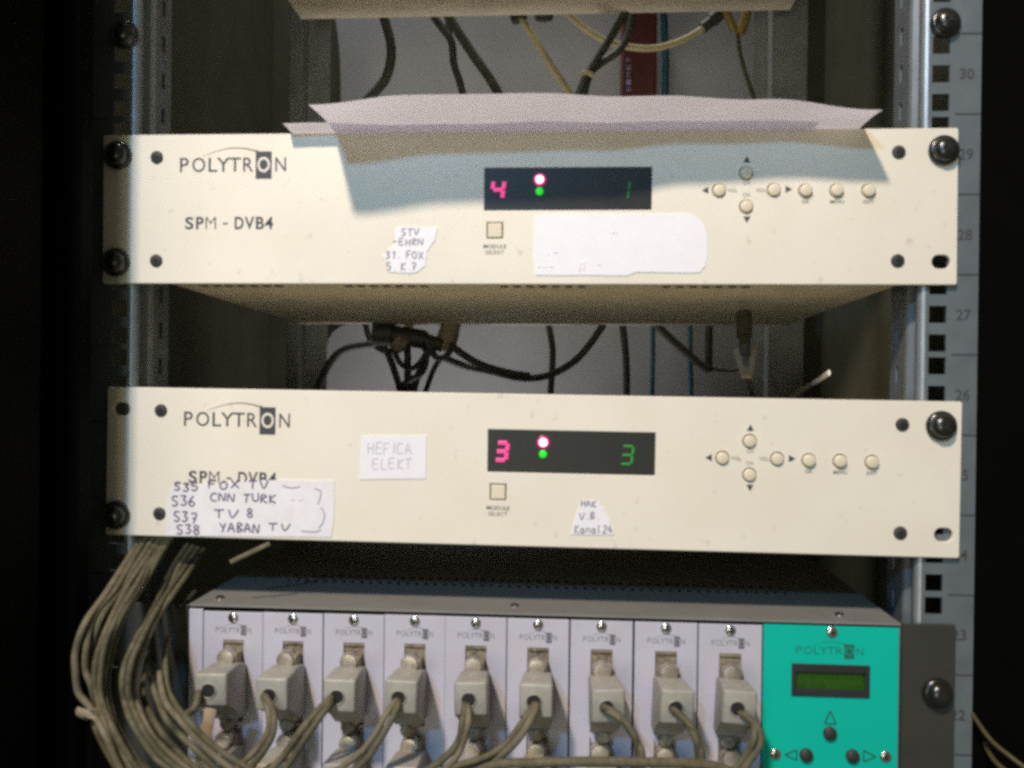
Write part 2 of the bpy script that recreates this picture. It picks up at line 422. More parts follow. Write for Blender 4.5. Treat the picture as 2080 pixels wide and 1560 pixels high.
# rear rails
obj('rear_rail', MB().box(-.2225, -.2105, .2800, .3000, -.5, .62, .001).box(-.2100, -.1900, .2960, .2980, -.5, .62), m_zinc_dull, cab)
rr = MB().box(.2055, .2340, .2800, .2815, -.5, .62, .0005).box(.2037, .2052, .2800, .3100, -.5, .62).box(.1915, .2034, .300, .302, -.5, .62)
obj('rear_rail', rr, m_zinc_dull, cab)

# pale backing sheets behind the two gaps
def sheet(pts, y, label):
    mb = MB().poly([(P(u, v, y).x, P(u, v, y).z) for u, v in pts], y, .002)
    tag(obj('backing_sheet', mb, m_wall), label, 'backing sheet', 'grey sheets lining the back of the cabinet')
sheet([(672, -40), (680, 30), (686, 70), (690, 110), (692, 160), (692, 330), (1580, 330), (1580, -40)], .440, 'pale grey backing sheet behind the upper gap with black coax cables')
sheet([(664, 900), (664, 705), (668, 688), (676, 675), (690, 664), (712, 656), (1580, 650), (1580, 900)], .436, 'pale grey backing sheet behind the gap between the two cream units')

# ------------------------------------------------------------------ cream receiver units
FPH = .0432
def seven(mb, segs, cx, cz, w, h, y, t, sl=.12):
    A = {'a': ((-1, 1), (1, 1)), 'b': ((1, 1), (1, 0)), 'c': ((1, 0), (1, -1)), 'd': ((-1, -1), (1, -1)), 'e': ((-1, 0), (-1, -1)), 'f': ((-1, 1), (-1, 0)), 'g': ((-1, 0), (1, 0))}
    for s in segs:
        (x0, z0), (x1, z1) = A[s]
        d = Vector((x1-x0, z1-z0)); L = d.length
        p0 = Vector((x0, z0))+d*.09; p1 = Vector((x1, z1))-d*.09
        pt = [(cx+(p.x*w/2)+sl*p.y*h/2, y, cz+p.y*h/2) for p in (p0, p1)]
        mb.tube(pt, t/2, 10, .25)


def logo(parent, cx0, cx1, zb, y, m_dark, m_light, small=False, ht=.0082):
    """wordmark with an arc above and one letter reversed in a tall block"""
    k = (cx1-cx0)/638.
    spans = {'P': (0, 52), 'O': (74, 152), 'L': (172, 225), 'Y': (222, 300), 'T': (296, 366), 'R': (380, 440), 'N': (572, 636)}
    mb = MB()
    for ch, (a, b) in spans.items():
        put_glyph(mb, ch, cx0+a*k, cx0+b*k, zb, zb+ht, y, .004 if not small else -.012)
    s = ht/.0082
    mb.poly(rect(cx0+455*k, cx0+550*k, zb-.0042*s, zb+.0116*s), y, .00005)
    arc = []
    for i in range(17):
        t = i/16; arc.append((cx0+(138+(470-138)*t)*k, zb+(.0090+.0046*math.sin(min(1, t*1.05)*math.pi*.80)-.0002*t)*s, (.00015+.0006*t)*s))
    n = len(arc)
    mb.add([(x, y, z+w) for x, z, w in arc]+[(x, y, z) for x, z, w in arc], [(i, i+1, n+i+1, n+i) for i in range(n-1)])
    lg = obj('logo', mb, m_dark, parent)
    g = MB(); put_glyph(g, 'O', cx0+466*k, cx0+540*k, zb-.0004*s, zb+ht+.0002*s, y-.00012, .012 if not small else -.02)
    obj('logo_letter', g, m_light, lg)
    return lg


def small_screw(parent, x, z, y=0., r=.0037, m=None):
    pr = MB().lathe([(r, -.001), (r, .0003), (r*.85, .0008), (r*.45, .0011), (0.0001, .0012)], (x, y, z), n=20)
    s = obj('panel_screw', pr, m or m_small_screw, parent, smooth=50)
    c = MB().box(x-r*.5, x+r*.5, y-.0014, y-.0009, z-.0004, z+.0004).box(x-.0004, x+.0004, y-.00145, y-.00095, z-r*.5, z+r*.5)
    obj('cross_slot', c, m_recess, s)
    return s


def sticker(parent, pts, y=-.00045, m=None, label=None, t=.00042):
    return obj('sticker', MB().poly(pts, y, t), m or m_white, parent, label=label)


def receiver(name, label, loc, rot, red, green, gmat, shaded):
    u = thing(name, label, 'receiver', loc, rot, 'cream rack units')
    holes = [rrect(sx*.2338-.0050, sx*.2338+.0050, sz*.0305-.0038, sz*.0305+.0038, .0037) for sx in (-1, 1) for sz in (-1, 1)]
    dw = rect(-.0194, .0752, -.0014, .0228); bt = rect(-.0178, -.0084, -.0174, -.0080)
    rb = [(.1274, .0190), (.1276, .0002), (.1125, .0093), (.1427, .0094), (.1600, .0090), (.1770, .0090), (.1944, .0088)]
    fp = plate([rrect(-.2425, .2425, -FPH, FPH, .0012, 2), dw, bt]+[circ(x, z, .0040, 20) for x, z in rb]+holes, .003, .0005)
    obj('faceplate', fp, m_cream, u, smooth=40)
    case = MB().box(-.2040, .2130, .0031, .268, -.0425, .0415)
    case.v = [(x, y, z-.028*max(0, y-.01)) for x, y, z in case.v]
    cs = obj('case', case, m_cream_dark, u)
    for grp in (-.165, -.078, .014, .108):
        vh = MB()
        for i in range(7):
            x = grp-.0225+i*.0075
            vh.box(x-.0021, x+.0021, .0125, .0175, -.0431-.0002, -.0428-.0002, .0)
        obj('vent_slots', vh, m_recess, cs)
    wn = obj('display_window', MB().box(-.0194, .0752, .0006, .0022, -.0014, .0228), m_window, u)
    d = MB(); seven(d, red, -.0116, .0104, .0062, .0098, .0003, .0024)
    obj('digit', d, m_red_seg, wn, label='lit red digit')
    d = MB(); seven(d, green, .0593, .0098, .0062, .0100, .0003, .0014)
    obj('digit', d, gmat, wn, label='lit green digit')
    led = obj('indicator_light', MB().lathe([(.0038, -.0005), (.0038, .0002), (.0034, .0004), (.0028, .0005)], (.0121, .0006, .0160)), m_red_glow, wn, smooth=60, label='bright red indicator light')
    obj('indicator_halo', MB().lathe([(.0029, -.0003), (.0029, .0007), (.0024, .0010), (.0019, .0011)], (.0121, .0006, .0160)), m_red_mid, wn, smooth=60)
    obj('indicator_core', MB().lathe([(.0021, -.0003), (.0021, .0013), (.0014, .0016), (.0001, .0018)], (.0121, .0006, .0160)), m_red_hot, wn, smooth=60)
    obj('indicator_light', MB().lathe([(.0022, -.0005), (.0022, .0006), (.0012, .0010), (.0001, .0011)], (.0120, .0006, .0094)), m_green_led, wn, smooth=60, label='green indicator light')
    obj('square_button', MB().box(-.0171, -.0091, -.0006, .0022, -.0167, -.0087, .0004), m_button, u)
    for i, (x, z) in enumerate(rb):
        out = .0016 if i < 4 else .0022
        obj('round_button', MB().lathe([(.0034, -.002), (.0034, out-.0006), (.0031, out-.0002), (.0026, out), (.0001, out+.0001)], (x, 0, z)), m_button, u, smooth=50)
    for cx, cz, a in ((.1276, .0262, 90), (.1279, -.0066, 270), (.1052, .0094, 180), (.1504, .0098, 0)):
        tri = [(cx+.0023*math.cos(math.radians(a+q))*(1 if q == 0 else 1.05), cz+.0023*math.sin(math.radians(a+q))*(1 if q == 0 else 1.05)) for q in (0, 125, 235)]
        obj('arrow_mark', MB().poly(tri, -.0001, .00006), m_print, u)
    for t, x, z, h, w in (('MODULE', -.0130, -.0228, .0020, 1.08), ('SELECT', -.0130, -.0262, .0020, 1.12), ('OK', .1600, .0020, .0017, 1.1), ('MENU', .1772, .0019, .0017, 1.1), ('EXIT', .1944, .0018, .0017, 1.1),
                          ('CH', .1275, .0125, .0019, 1), ('CH', .1275, .0058, .0019, 1), ('VOL', .1198, .0084, .0019, 1), ('VOL', .1354, .0084, .0019, 1)):
        cap = MB(); text_line(cap, t, x, z, h*1.06, -.00012, .007, w)
        obj('caption', cap, m_print if t in ('MODULE', 'MENU', 'EXIT', 'OK') else m_print_grey, u)
    logo(u, -.1965, -.1338, .0214, -.0001, m_print, m_cream)
    tx = MB(); k = (.1932-.1415)/530.
    for ch, a, b in (('S', 0, 50), ('P', 66, 112), ('M', 124, 186), ('D', 300, 354), ('V', 360, 418), ('B', 428, 478), ('4', 482, 532)):
        put_glyph(tx, ch, -.1932+a*k, -.1932+b*k, -.0118, -.0046, -.0001, .022 if ch != 'M' else -.012)
    tx.poly(rect(-.1932+230*k, -.1932+258*k, -.0090, -.0080), -.0001, .00005)
    obj('type_lettering', tx, m_print, u)
    for sx in (-1, 1):
        for sz in (-1, 1): small_screw(u, sx*.2103, sz*.0300, -.0002)
    return u


U1 = Vector((0, 0, .0001)); U2 = Vector((.0037, 0, -.1486))
ua = receiver('receiver_unit', 'upper cream rack unit showing a red 4, shaded by paper sheets on top', U1, (0, -.0038, 0), 'fgbc', 'bc', m_green_dim, True)
ub = receiver('receiver_unit', 'lower cream rack unit showing red and green 3 digits', U2, (0, .0046, 0), 'abgcd', 'abgcd', m_green_seg, False)
uc = thing('receiver_unit', 'cream unit at the top edge, only its underside in view', 'receiver', (.0, 0, .2600), (0, -.006, 0), 'cream rack units')
obj('faceplate', plate([rrect(-.2425, .2425, -FPH, FPH, .0012, 2)], .003, .0005), m_cream, uc)
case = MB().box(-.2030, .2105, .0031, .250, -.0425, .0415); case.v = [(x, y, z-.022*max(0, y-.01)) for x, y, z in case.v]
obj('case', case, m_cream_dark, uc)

def loc_of(root):
    inv = (Matrix.Translation(root.location) @ root.rotation_euler.to_matrix().to_4x4()).inverted()
    return lambda pts: [((inv @ P(u, v, 0)).x, (inv @ P(u, v, 0)).z) for u, v in pts]
A, B = loc_of(ua), loc_of(ub)
def jag(pts, n=3, amp=.00035):
    o = []
    for i, p in enumerate(pts):
        q = pts[(i+1) % len(pts)]
        for k in range(n):
            t = k/n; o.append((p[0]+(q[0]-p[0])*t+(random.uniform(-amp, amp) if k else 0), p[1]+(q[1]-p[1])*t+(random.uniform(-amp, amp) if k else 0)))
    return o

def scribble(parent, conv, rows, m, r=.00032, y=-.00056):
    mb = MB()
    for s, u, v, wpx, hpx in rows:                  # lower left corner of the row, letter width and height in photo px
        (x, z), (x2, z2) = conv([(u, v), (u+wpx, v-hpx)])
        handwrite(mb, s, x, z, x2-x, z2-z, y, r)
    obj('handwriting', mb, m, parent)

s = sticker(ua, jag(A([(806, 461), (889, 462), (884, 488), (868, 510), (864, 540), (845, 554), (790, 553), (784, 530), (776, 520), (800, 500)]), 3, .0003), label='torn little label with four lines of handwriting')
scribble(s, A, [('STV', 815, 478, 10, 14), ('-EHRN', 798, 498, 10, 13), ('31. FOX', 782, 525, 10, 14), ('5. K.7', 786, 549, 10, 15)], m_ink_mid, .00042)
pts = A([(1086, 440), (1130, 435), (1390, 434), (1412, 440), (1428, 456), (1436, 478), (1437, 515), (1433, 540), (1420, 554), (1290, 553), (1275, 560), (1088, 559), (1084, 520)])
s = sticker(ua, jag(pts, 4, .0002), label='large blank white label with worn right edge')
scribble(s, A, [('---', 1090, 548, 10, 15), ('II', 1172, 550, 10, 16)], m_ink_pink, .0006)
scribble(s, A, [('-', 1243, 478, 14, 8), ('.-', 1110, 518, 14, 8), ('-', 1210, 542, 12, 8)], m_ink_faint, .00022)

s = sticker(ub, jag(B([(735, 886), (867, 885), (865, 972), (731, 974)]), 3, .00012), label='white rectangular label with two faint words')
scribble(s, B, [('HEFICA', 746, 922, 13, 22), ('ELEKT', 757, 951, 13, 20)], m_ink_faint, .00040)
s = sticker(ub, jag(B([(350, 990), (420, 983), (545, 975), (680, 976), (678, 1060), (674, 1091), (337, 1088), (341, 1018)]), 3, .0002), m=m_tape, label='wide smudged label listing four numbered channels')
scribble(s, B, [('S35', 352, 996, 14, 16), ('FOX TV', 425, 991, 17, 16), ('S36', 348, 1027, 14, 20), ('CNN TURK', 428, 1017, 14, 16),
                ('S37', 352, 1060, 14, 20), ('TV', 436, 1051, 20, 16), ('8', 503, 1052, 13, 18), ('S38', 358, 1084, 14, 18), ('YABAN', 448, 1079, 13, 18)], m_ink, .00050)
scribble(s, B, [('TV', 546, 1076, 18, 14)], m_ink, .00048)
scribble(s, B, [('--', 590, 1020, 12, 10)], m_ink_faint, .0004)
for px_ in ([(640, 992), (652, 998), (650, 1014), (646, 1024)], [(652, 1030), (660, 1044), (656, 1062), (648, 1072)], [(612, 1078), (640, 1080), (652, 1076)], [(575, 986), (592, 991), (610, 988)]):
    obj('scuff_mark', MB().tube([(x, -.00056, z) for x, z in smooth2(B(px_))], .0004, 6, .3), m_ink_mid, s)
s = sticker(ub, jag(B([(1180, 1016), (1212, 1018), (1226, 1032), (1238, 1056), (1246, 1086), (1160, 1085), (1166, 1062), (1172, 1040)]), 3, .0004), label='torn triangular label with three lines of handwriting')
scribble(s, B, [('HAK', 1180, 1028, 9, 12), ('V.B.', 1178, 1054, 10, 14), ('Kanal24', 1166, 1081, 9, 15)], m_ink_mid, .00042)

# ------------------------------------------------------------------ big rack screws
def rack_screw(loc, label, tilt=0.):
    t = thing('rack_screw', label, 'screw', loc, (0, 0, 0), 'black cup-washer screws on the rails')
    obj('washer', MB().lathe([(.0082, 0), (.0084, .0008), (.0082, .0018), (.0074, .0027), (.0064, .0031), (.0060, .0031)], n=32), m_black_screw, t, smooth=60)
    hd = obj('screw_head', MB().lathe([(.0066, .0022), (.0065, .0036), (.0058, .0052), (.0044, .0064), (.0024, .0071), (.0001, .0073)], n=32), m_black_screw, t, smooth=60)
    a = math.radians(25+tilt*57)
    c = MB()
    for q in (a, a+math.pi/2):
        dx, dz = math.cos(q)*.0026, math.sin(q)*.0026; nx, nz = -math.sin(q)*.0005, math.cos(q)*.0005
        c.poly([(dx+nx, dz+nz), (-dx+nx, -dz+nz), (-dx-nx, -dz-nz), (dx-nx, dz-nz)], -.0078 if q == a else -.00785, .0014)
    obj('cross_slot', c, m_recess, hd)
    return t
for (u, v, y), lb in (((240, 316, -.0002), 'black screw at upper left corner of the upper cream unit'),
                      ((236, 533, -.0002), 'black screw at lower left corner of the upper cream unit'),
                      ((1916, 306, -.0002), 'black screw at upper right corner of the upper cream unit'),
                      ((1911, 865, -.0002), 'black screw at upper right corner of the lower cream unit'),
                      ((236, 1046, -.0002), 'black screw at lower left corner of the lower cream unit'),
                      ((254, 72, .0033), 'black screw high on the left rail, nothing mounted under it'),
                      ((1919, 48, .0033), 'black screw high on the right rail above number 30'),
                      ((1903, 1407, -.0002), 'dusty black screw on the right ear of the module chassis')):
    rack_screw(P(u, v, y), lb, random.random())

# ------------------------------------------------------------------ paper sheets on the upper unit
ZT = .0442
def paper_sheet(name, label, xs, prot, rise, depth, z0, sag):
    n, mrow = len(xs), 14
    th = .00018
    vs_, fs = [], []
    top = []
    for i, (x, p, r) in enumerate(zip(xs, prot, rise)):
        row = []
        for j in range(mrow):
            t = j/(mrow-1)
            if t < .5:
                s_ = t/.5; y = -p*(1-s_) ; z = z0 + r*(1-s_)**1.6 + sag*math.sin(math.pi*s_) + (1-s_)*(.00045*math.sin(x*47+1)+.0003*math.sin(x*101+s_*3))
            else:
                s_ = (t-.5)/.5; y = depth*s_; z = z0 + .0002*math.sin(5*x*20+s_*6)
            row.append((x*(1), y, z))
        top.append(row)
    N = n*mrow
    for dz in (0, -th):
        for i in range(n):
            for j in range(mrow): vs_.append((top[i][j][0], top[i][j][1], top[i][j][2]+dz))
    for k in (0, N):
        for i in range(n-1):
            for j in range(mrow-1): fs.append((k+i*mrow+j, k+(i+1)*mrow+j, k+(i+1)*mrow+j+1, k+i*mrow+j+1))
    def edge(a, b): fs.append((a, b, b+N, a+N))
    for i in range(n-1): edge(i*mrow, (i+1)*mrow); edge(i*mrow+mrow-1, (i+1)*mrow+mrow-1)
    for j in range(mrow-1): edge(j, j+1); edge((n-1)*mrow+j, (n-1)*mrow+j+1)
    me_mb = MB(); me_mb.v = vs_; me_mb.f = fs
    return tag(obj(name, me_mb, m_paper, smooth=60), label, 'paper', 'loose paper sheets on the upper unit')

def lerp(tab, x):
    for (a, b), (c, d) in zip(tab, tab[1:]):
        if x <= c: 
            q = max(0, (x-a)/(c-a)); q = q*q*(3-2*q); return b+(d-b)*q
    return tab[-1][1]
# front edge: protrusion and lift along the width
n = 41; xl, xr = -.1070, .1905
px = [xl+(xr-xl)*i/(n-1) for i in range(n)]
pr_t = [(xl, .0480), (-.02, .0465), (.02, .045), (.08, .038), (.13, .034), (xr, .031)]
ri_t = [(xl, -.0022), (-.06, .0036), (-.02, .0040), (.035, .0036), (.08, .0052), (.13, .0036), (xr, -.0008)]
paper_sheet('paper_sheet', 'larger white paper sheet jutting forward over the front of the upper unit', px, [lerp(pr_t, x) for x in px], [lerp(ri_t, x) for x in px], .165, ZT+.0016, .0004)
xl2, xr2 = -.1325, .1645
px = [xl2+(xr2-xl2)*i/(n-1) for i in range(n)]
pr_t = [(xl2, .0110), (-.05, .0105), (.02, .0115), (.10, .0135), (xr2, .010)]
ri_t = [(xl2, .0012), (-.05, .0004), (.02, .0006), (.10, .0010), (xr2, .0004)]
paper_sheet('paper_sheet', 'lower white paper sheet peeking out at the left beneath the larger sheet', px, [lerp(pr_t, x) for x in px], [lerp(ri_t, x)*.3 for x in px], .165, ZT+.0006, .0)

# ------------------------------------------------------------------ module chassis
Z3 = -.2322
ch = thing('module_chassis', 'grey rack chassis holding a row of plug-in modules', 'chassis', (0, 0, Z3))
top = plate([rect(-.1885, .2150, -.0006, .285)]+[rect(x-.0012, x+.0012, z-.005, z+.005) for z in (.066, .082) for x in [-.15+.006*i for i in range(54)]], .0012, 0, 0)
tm = MB(); tm.add(top.v, top.f, lambda p: Vector((p.x, p.z+.0008, p.y+.0012)))
cover = obj('top_cover', tm, m_case, ch)
for x in (-.176, .000, .186):
    obj('cover_screw', MB().lathe([(.0028, 0), (.0026, .0010), (.0014, .0016), (.0001, .0017)], (x, .0150, .0023), 'z', 16), m_silver, cover, smooth=50)
obj('case', MB().box(-.1880, -.1865, .0022, .285, -.133, .0010).box(.2146, .2155, .0022, .285, -.133, .0010).box(-.1864, .2145, .270, .284, -.133, .0010).box(-.1864, .2145, .006, .2695, -.133, -.1315), m_case, ch)
obj('edge_strip', MB().box(-.1884, -.1802, -.0002, .0016, -.130, -.0004, .0004), m_plate, ch)
for a, b, hx in ((.2158, .2445, .2338), (-.2445, -.1888, -.2338)):
    ear = plate([rect(a, b, -.1315, .0022), circ(hx, -.0348, .0035, 16)], .0022, .0004, .0)
    obj('mounting_ear', ear, m_case_dk, ch)

edges = [-.1798, -.1449, -.1094, -.0736, -.0390, -.0035, .0320, .0682, .1042, .1395]
WM = .0350
mod = thing('channel_module', 'x', 'module', (0, 0, 0), (0, 0, 0), 'lavender grey plug-in modules')
obj('module_plate', plate([rect(-WM/2, WM/2, -.130, -.0004), rect(-.0058, .0062, -.064, -.0168), rect(-.0058, .0062, -.1105, -.0633-.0008)], .0018, .00035), m_plate, mod)
for dz in (0, -.0465):
    sk = obj('socket', MB().box(-.0057, .0061, .0016, .004, -.0632+dz, -.0170+dz).box(-.0057, .0061, .0001, .0016, -.0182+dz, -.0171+dz), m_body, mod)
small_screw(mod, 0, -.0036, 0, .0031, m_silver)
logo(mod, -.0103, .0106, -.0122, -.0001, m_print_mod, m_plate, True, .0030)
ORD = ['leftmost', 'second', 'third', 'fourth', 'fifth', 'sixth', 'seventh', 'eighth', 'ninth']
for i in range(9):
    w = edges[i+1]-edges[i]
    loc = ((edges[i]+edges[i+1])/2, random.uniform(-.0003, .0003), Z3-.0012+.0004*min(i, 3)*.7)
    lb = '%s grey plug-in module%s, with a %s' % (ORD[i], '' if i == 0 else ' from the left', 'plug in its top socket')
    if i == 8: lb = 'ninth grey plug-in module, beside the turquoise module'
    if i == 0: mod.location = loc; mod['label'] = lb
    else: dup(mod, loc, lb)

# plugs (two rows)
def make_plug():
    t = thing('cable_plug', 'x', 'plug', (0, 0, 0), (0, 0, 0), 'dusty metal plugs in the modules')
    prof = [(-.0360, 0), (-.0360, -.0178), (-.0300, -.0182), (-.0200, -.0235), (-.0130, -.0325), (-.0004, -.0335), (-.0004, -.0045), (-.0125, -.0012)]
    bm = bmesh.new()
    va = [bm.verts.new((-.0088, y, z)) for y, z in prof]; vb = [bm.verts.new((.0088, y, z)) for y, z in prof]
    bm.faces.new(va); bm.faces.new(vb[::-1])
    for k in range(len(prof)): bm.faces.new((va[k], vb[k], vb[(k+1) % len(prof)], va[(k+1) % len(prof)]))
    bmesh.ops.bevel(bm, geom=bm.edges[:], offset=.0014, segments=3, affect='EDGES', profile=.5); bm.verts.index_update()
    hd = MB().add([(v.co.x*(1-.12*max(0, min(1, (v.co.y+.030)/.0175))), v.co.y, v.co.z) for v in bm.verts], [[v.index for v in f.verts] for f in bm.faces]); bm.free()
    h = obj('shell', hd, m_hood, t, smooth=40)
    obj('cable_hole', MB().lathe([(.0036, 0), (.0036, .0002)], (-.0010, -.0361, -.0094), n=20), m_recess, h)
    rim = MB(); n_ = 24
    rim.tube([(-.0010+.0040*math.cos(2*math.pi*k/n_), -.0361, -.0094+.0040*math.sin(2*math.pi*k/n_)) for k in range(n_+1)], .0005, 6)
    obj('hole_rim', rim, m_hood, h, smooth=60)
    obj('connector_body', MB().box(-.0052, .0054, -.0100, -.0003, -.0350, .0030, .0008), m_body, t)
    nut = obj('thumb_screw', MB().lathe([(.0030, 0), (.0030, .0040), (.0047, .0042), (.0050, .0055), (.0050, .0116), (.0046, .0124), (.0030, .0126), (.0001, .0126)], (-.0006, 0, .0010), n=18), m_silver_dull, t, smooth=35)
    obj('thumb_screw', MB().lathe([(.0026, 0), (.0040, .0042), (.0042, .0095), (.0030, .0112), (.0001, .0114)], (-.0006, 0, -.0365), n=12), m_body, t, smooth=35)
    return t
plug = make_plug()
first = True
for row, name in ((0, 'top'), (1, 'lower')):
    for i in range(9):
        xc = (edges[i]+edges[i+1])/2 + .0002 + random.uniform(-.0004, .0004)
        loc = (xc, 0, Z3-.0259-.0465*row+random.uniform(-.0004, .0004))
        lb = '%s metal plug of the %s row, in the %s module' % (ORD[i], name, ORD[i] + (' (leftmost)' if False else ''))
        lb = 'dusty metal plug in the %s socket of the %s module%s' % (name, ORD[i], '' if i == 0 else ' from the left')
        if first: plug.location = loc; plug['label'] = lb; q = plug; first = False
        else: q = dup(plug, loc, lb)
        q.rotation_euler = (random.uniform(-.03, .03), random.uniform(-.05, .05), random.uniform(-.06, .06))

# turquoise control module
gm = thing('control_module', 'turquoise control module with small green display and three buttons', 'module', (0, 0, Z3))
gx0, gx1 = .1402, .2142
gc = (gx0+gx1)/2
def G(u, v): p = P(u, v, 0); return p.x, p.z-Z3
lx0, lz1 = G(1608, 1347); lx1, lz0 = G(1766, 1418)
obj('module_plate', plate([rect(gx0, gx1, -.130, -.0002), rect(lx0+.0005, lx1-.0005, lz0+.0005, lz1-.0005)], .0018, .0004), m_green, gm)
bz = plate([rect(lx0, lx1, lz0, lz1), rect(lx0+.0026, lx1-.0026, lz0+.0042, lz1-.0046)], .0022, .0005, -.0009)
bez = obj('display_bezel', bz, m_bezel, gm)
obj('display_glass', MB().box(lx0+.0022, lx1-.0022, .0010, .0018, lz0+.0038, lz1-.0042), m_lcd, bez)
ln = MB()
for k in range(2):
    for i in range(13):
        x = lx0+.0042+i*.0027; z = lz0+.0062+k*.0046
        ln.box(x, x+.0019, .0007, .00095, z, z+.0031)
obj('display_characters', ln, mat('faint_lcd_cells', (.028, .078, .006), .4), bez)
(a, zb) = G(1617, 1326); (b, _) = G(1754, 1330)
logo(gm, a, b, zb-.0004, -.0001, mat('dark_teal_print', (.01, .13, .09), .6), m_green, True, .0042)
for u, v in ((1690, 1284), (1575, 1532), (1799, 1537)):
    x, z = G(u, v); small_screw(gm, x, z, 0, .0033, m_silver)
for u, v in ((1685, 1489), (1637, 1533), (1731, 1535)):
    x, z = G(u, v)
    obj('round_button', MB().lathe([(.0037, -.001), (.0037, .0016), (.0031, .0022), (.0001, .0023)], (x, 0, z), n=24), m_bbtn, gm, smooth=50)
m_teal = bpy.data.materials['dark_teal_print']
for pts in ([(1675, 1470), (1686, 1444), (1698, 1471)], [(1594, 1533), (1618, 1523), (1618, 1544)], [(1754, 1524), (1779, 1537), (1754, 1547)]):
    q = [G(*p) for p in pts]; q = q+[q[0], q[1]]
    mb = MB()
    for c, d in zip(q[:3], q[1:4]): mb.tube([(c[0], -.0001, c[1]), (d[0], -.0001, d[1])], .0005, 6, .2)
    obj('arrow_outline', mb, m_teal, gm)

# ------------------------------------------------------------------ cables
m_cable_set = [m_cable, mat('dusty_olive_cable', (.090, .084, .050), .65, var=.2, vscale=140, bump=.2, dust=(.15, .13, .08), dust_amt=.6, spec=.3),
               mat('dusty_pale_cable', (.150, .130, .082), .65, var=.2, vscale=140, bump=.2, dust=(.21, .18, .12), dust_amt=.6, spec=.3)]
def cable(pts, r, m, label, group, name='cable', cat='cable', n=10, sub=7):
    if m is m_cable:
        m = random.choice(m_cable_set); r *= random.uniform(.92, 1.08)
        pts = [pts[0]]+[(u+random.uniform(-2, 2), v+random.uniform(-1.5, 1.5), y+random.uniform(-.002, .002)) for u, v, y in pts[1:]]
    return tag(obj(name, MB().tube(path3(pts, sub), r, n), m, smooth=60), label, cat, group)

def zz(l, ys):                                       # zoomed coordinates of the bundle view -> photo px
    o = []
    for (a, b), y in zip(l, ys): o.append((140+a*.3077, 1080+b*.3077, y))
    return o
loops = [
    ([(520, -20), (440, 100), (250, 400), (110, 600), (50, 790), (40, 920), (70, 1060), (130, 1150), (230, 1330), (330, 1560), (420, 1700)], m_cable),
    ([(560, -20), (475, 105), (300, 380), (170, 560), (112, 780), (112, 920), (150, 1010), (200, 1200), (300, 1400), (400, 1560), (500, 1700)], m_cable),
    ([(600, 20), (525, 150), (400, 350), (275, 570), (200, 760), (165, 920), (190, 1100), (250, 1280), (350, 1450), (430, 1560), (540, 1700)], m_cable),
    ([(640, 20), (560, 150), (440, 350), (315, 570), (238, 760), (205, 940), (215, 1100), (275, 1280), (385, 1470), (460, 1560), (590, 1700)], m_cable),
    ([(690, 20), (605, 155), (480, 350), (358, 570), (285, 760), (255, 950), (265, 1100), (315, 1280), (430, 1480), (500, 1560), (640, 1690)], m_cable),
    ([(780, 90), (690, 230), (600, 420), (490, 620), (425, 760), (372, 880), (350, 1000), (370, 1130), (425, 1260), (560, 1480), (650, 1560), (800, 1670)], m_cable),
    ([(850, 110), (765, 245), (690, 350), (560, 540), (480, 700), (405, 880), (392, 1040), (420, 1150), (485, 1300), (600, 1450), (720, 1560), (900, 1680)], m_cable),
    ([(830, 400), (740, 500), (640, 620), (545, 770), (495, 930), (492, 1060), (525, 1180), (595, 1310), (700, 1440), (830, 1560), (1000, 1670)], m_cable),
    ([(660, 700), (640, 800), (632, 900), (652, 1030), (705, 1150), (785, 1250), (885, 1350), (1010, 1450), (1180, 1560), (1300, 1640)], m_cable),
    ([(540, 960), (560, 1040), (590, 1120), (640, 1230), (725, 1330), (850, 1450), (970, 1560), (1100, 1660)], m_cable),
    ([(600, 930), (610, 1020), (650, 1140), (720, 1240), (820, 1350), (950, 1470), (1080, 1570), (1200, 1660)], m_cable),
    ([(405, 960), (412, 1020), (442, 1130), (512, 1290), (605, 1410), (750, 1540), (860, 1640)], m_cable),
    ([(150, 1180), (170, 1280), (222, 1400), (300, 1540), (360, 1640)], m_cable_y),
]
mid = lambda p, q: ([((a+c)/2+random.uniform(-6, 6), (b+d)/2) for (a, b), (c, d) in zip(p[0], q[0])], m_cable)
off = lambda p, d: ([(a+d+random.uniform(-4, 4), b+d*.25) for a, b in p[0]], m_cable)
loops = [loops[0], loops[1], off(loops[1], 36), loops[2], mid(loops[2], loops[3]), loops[3], mid(loops[3], loops[4]), loops[4],
         loops[5], off(loops[5], 38), loops[6], off(loops[6], 36), loops[7]]+loops[8:]
OR = ['outermost', 'second', 'third', 'fourth', 'fifth', 'sixth', 'seventh', 'eighth', 'ninth', 'tenth', 'eleventh', 'twelfth', 'thirteenth', 'fourteenth', 'fifteenth', 'innermost', '', '']
for k, (l, m) in enumerate(loops):
    vc, yc, sl = (1112, .002, .0004) if k < 8 else ((1152, .014, .00042) if k < 12 else ((1237, .038, .00045) if k == 12 else (1300, -.02, .0003)))
    ys = []
    for (a, b) in l:
        v = 1080+b*.3077
        d = max(yc-(v-vc)*sl, -.058) if v > vc else min(yc+(vc-v)*.0011, .075)
        ys.append(d + (((k*7) % 5)/5*.010-.004 if v > vc+40 else 0) - (.012 if b > 1200 else 0))
    lb = {16: 'short grey cable in the middle of the looped bundle', 17: 'thin yellowish cable at the lower left of the looped bundle',
          0: 'outermost grey cable of the loop beside the modules', 15: 'innermost grey cable of the loop, nearest the leftmost plug'}.get(k, '%s grey cable from the outside of the loop beside the modules' % OR[k])
    cable(zz(l, ys), .00175 if k < 13 else .0016, m, lb, 'grey cables looping beside the modules')

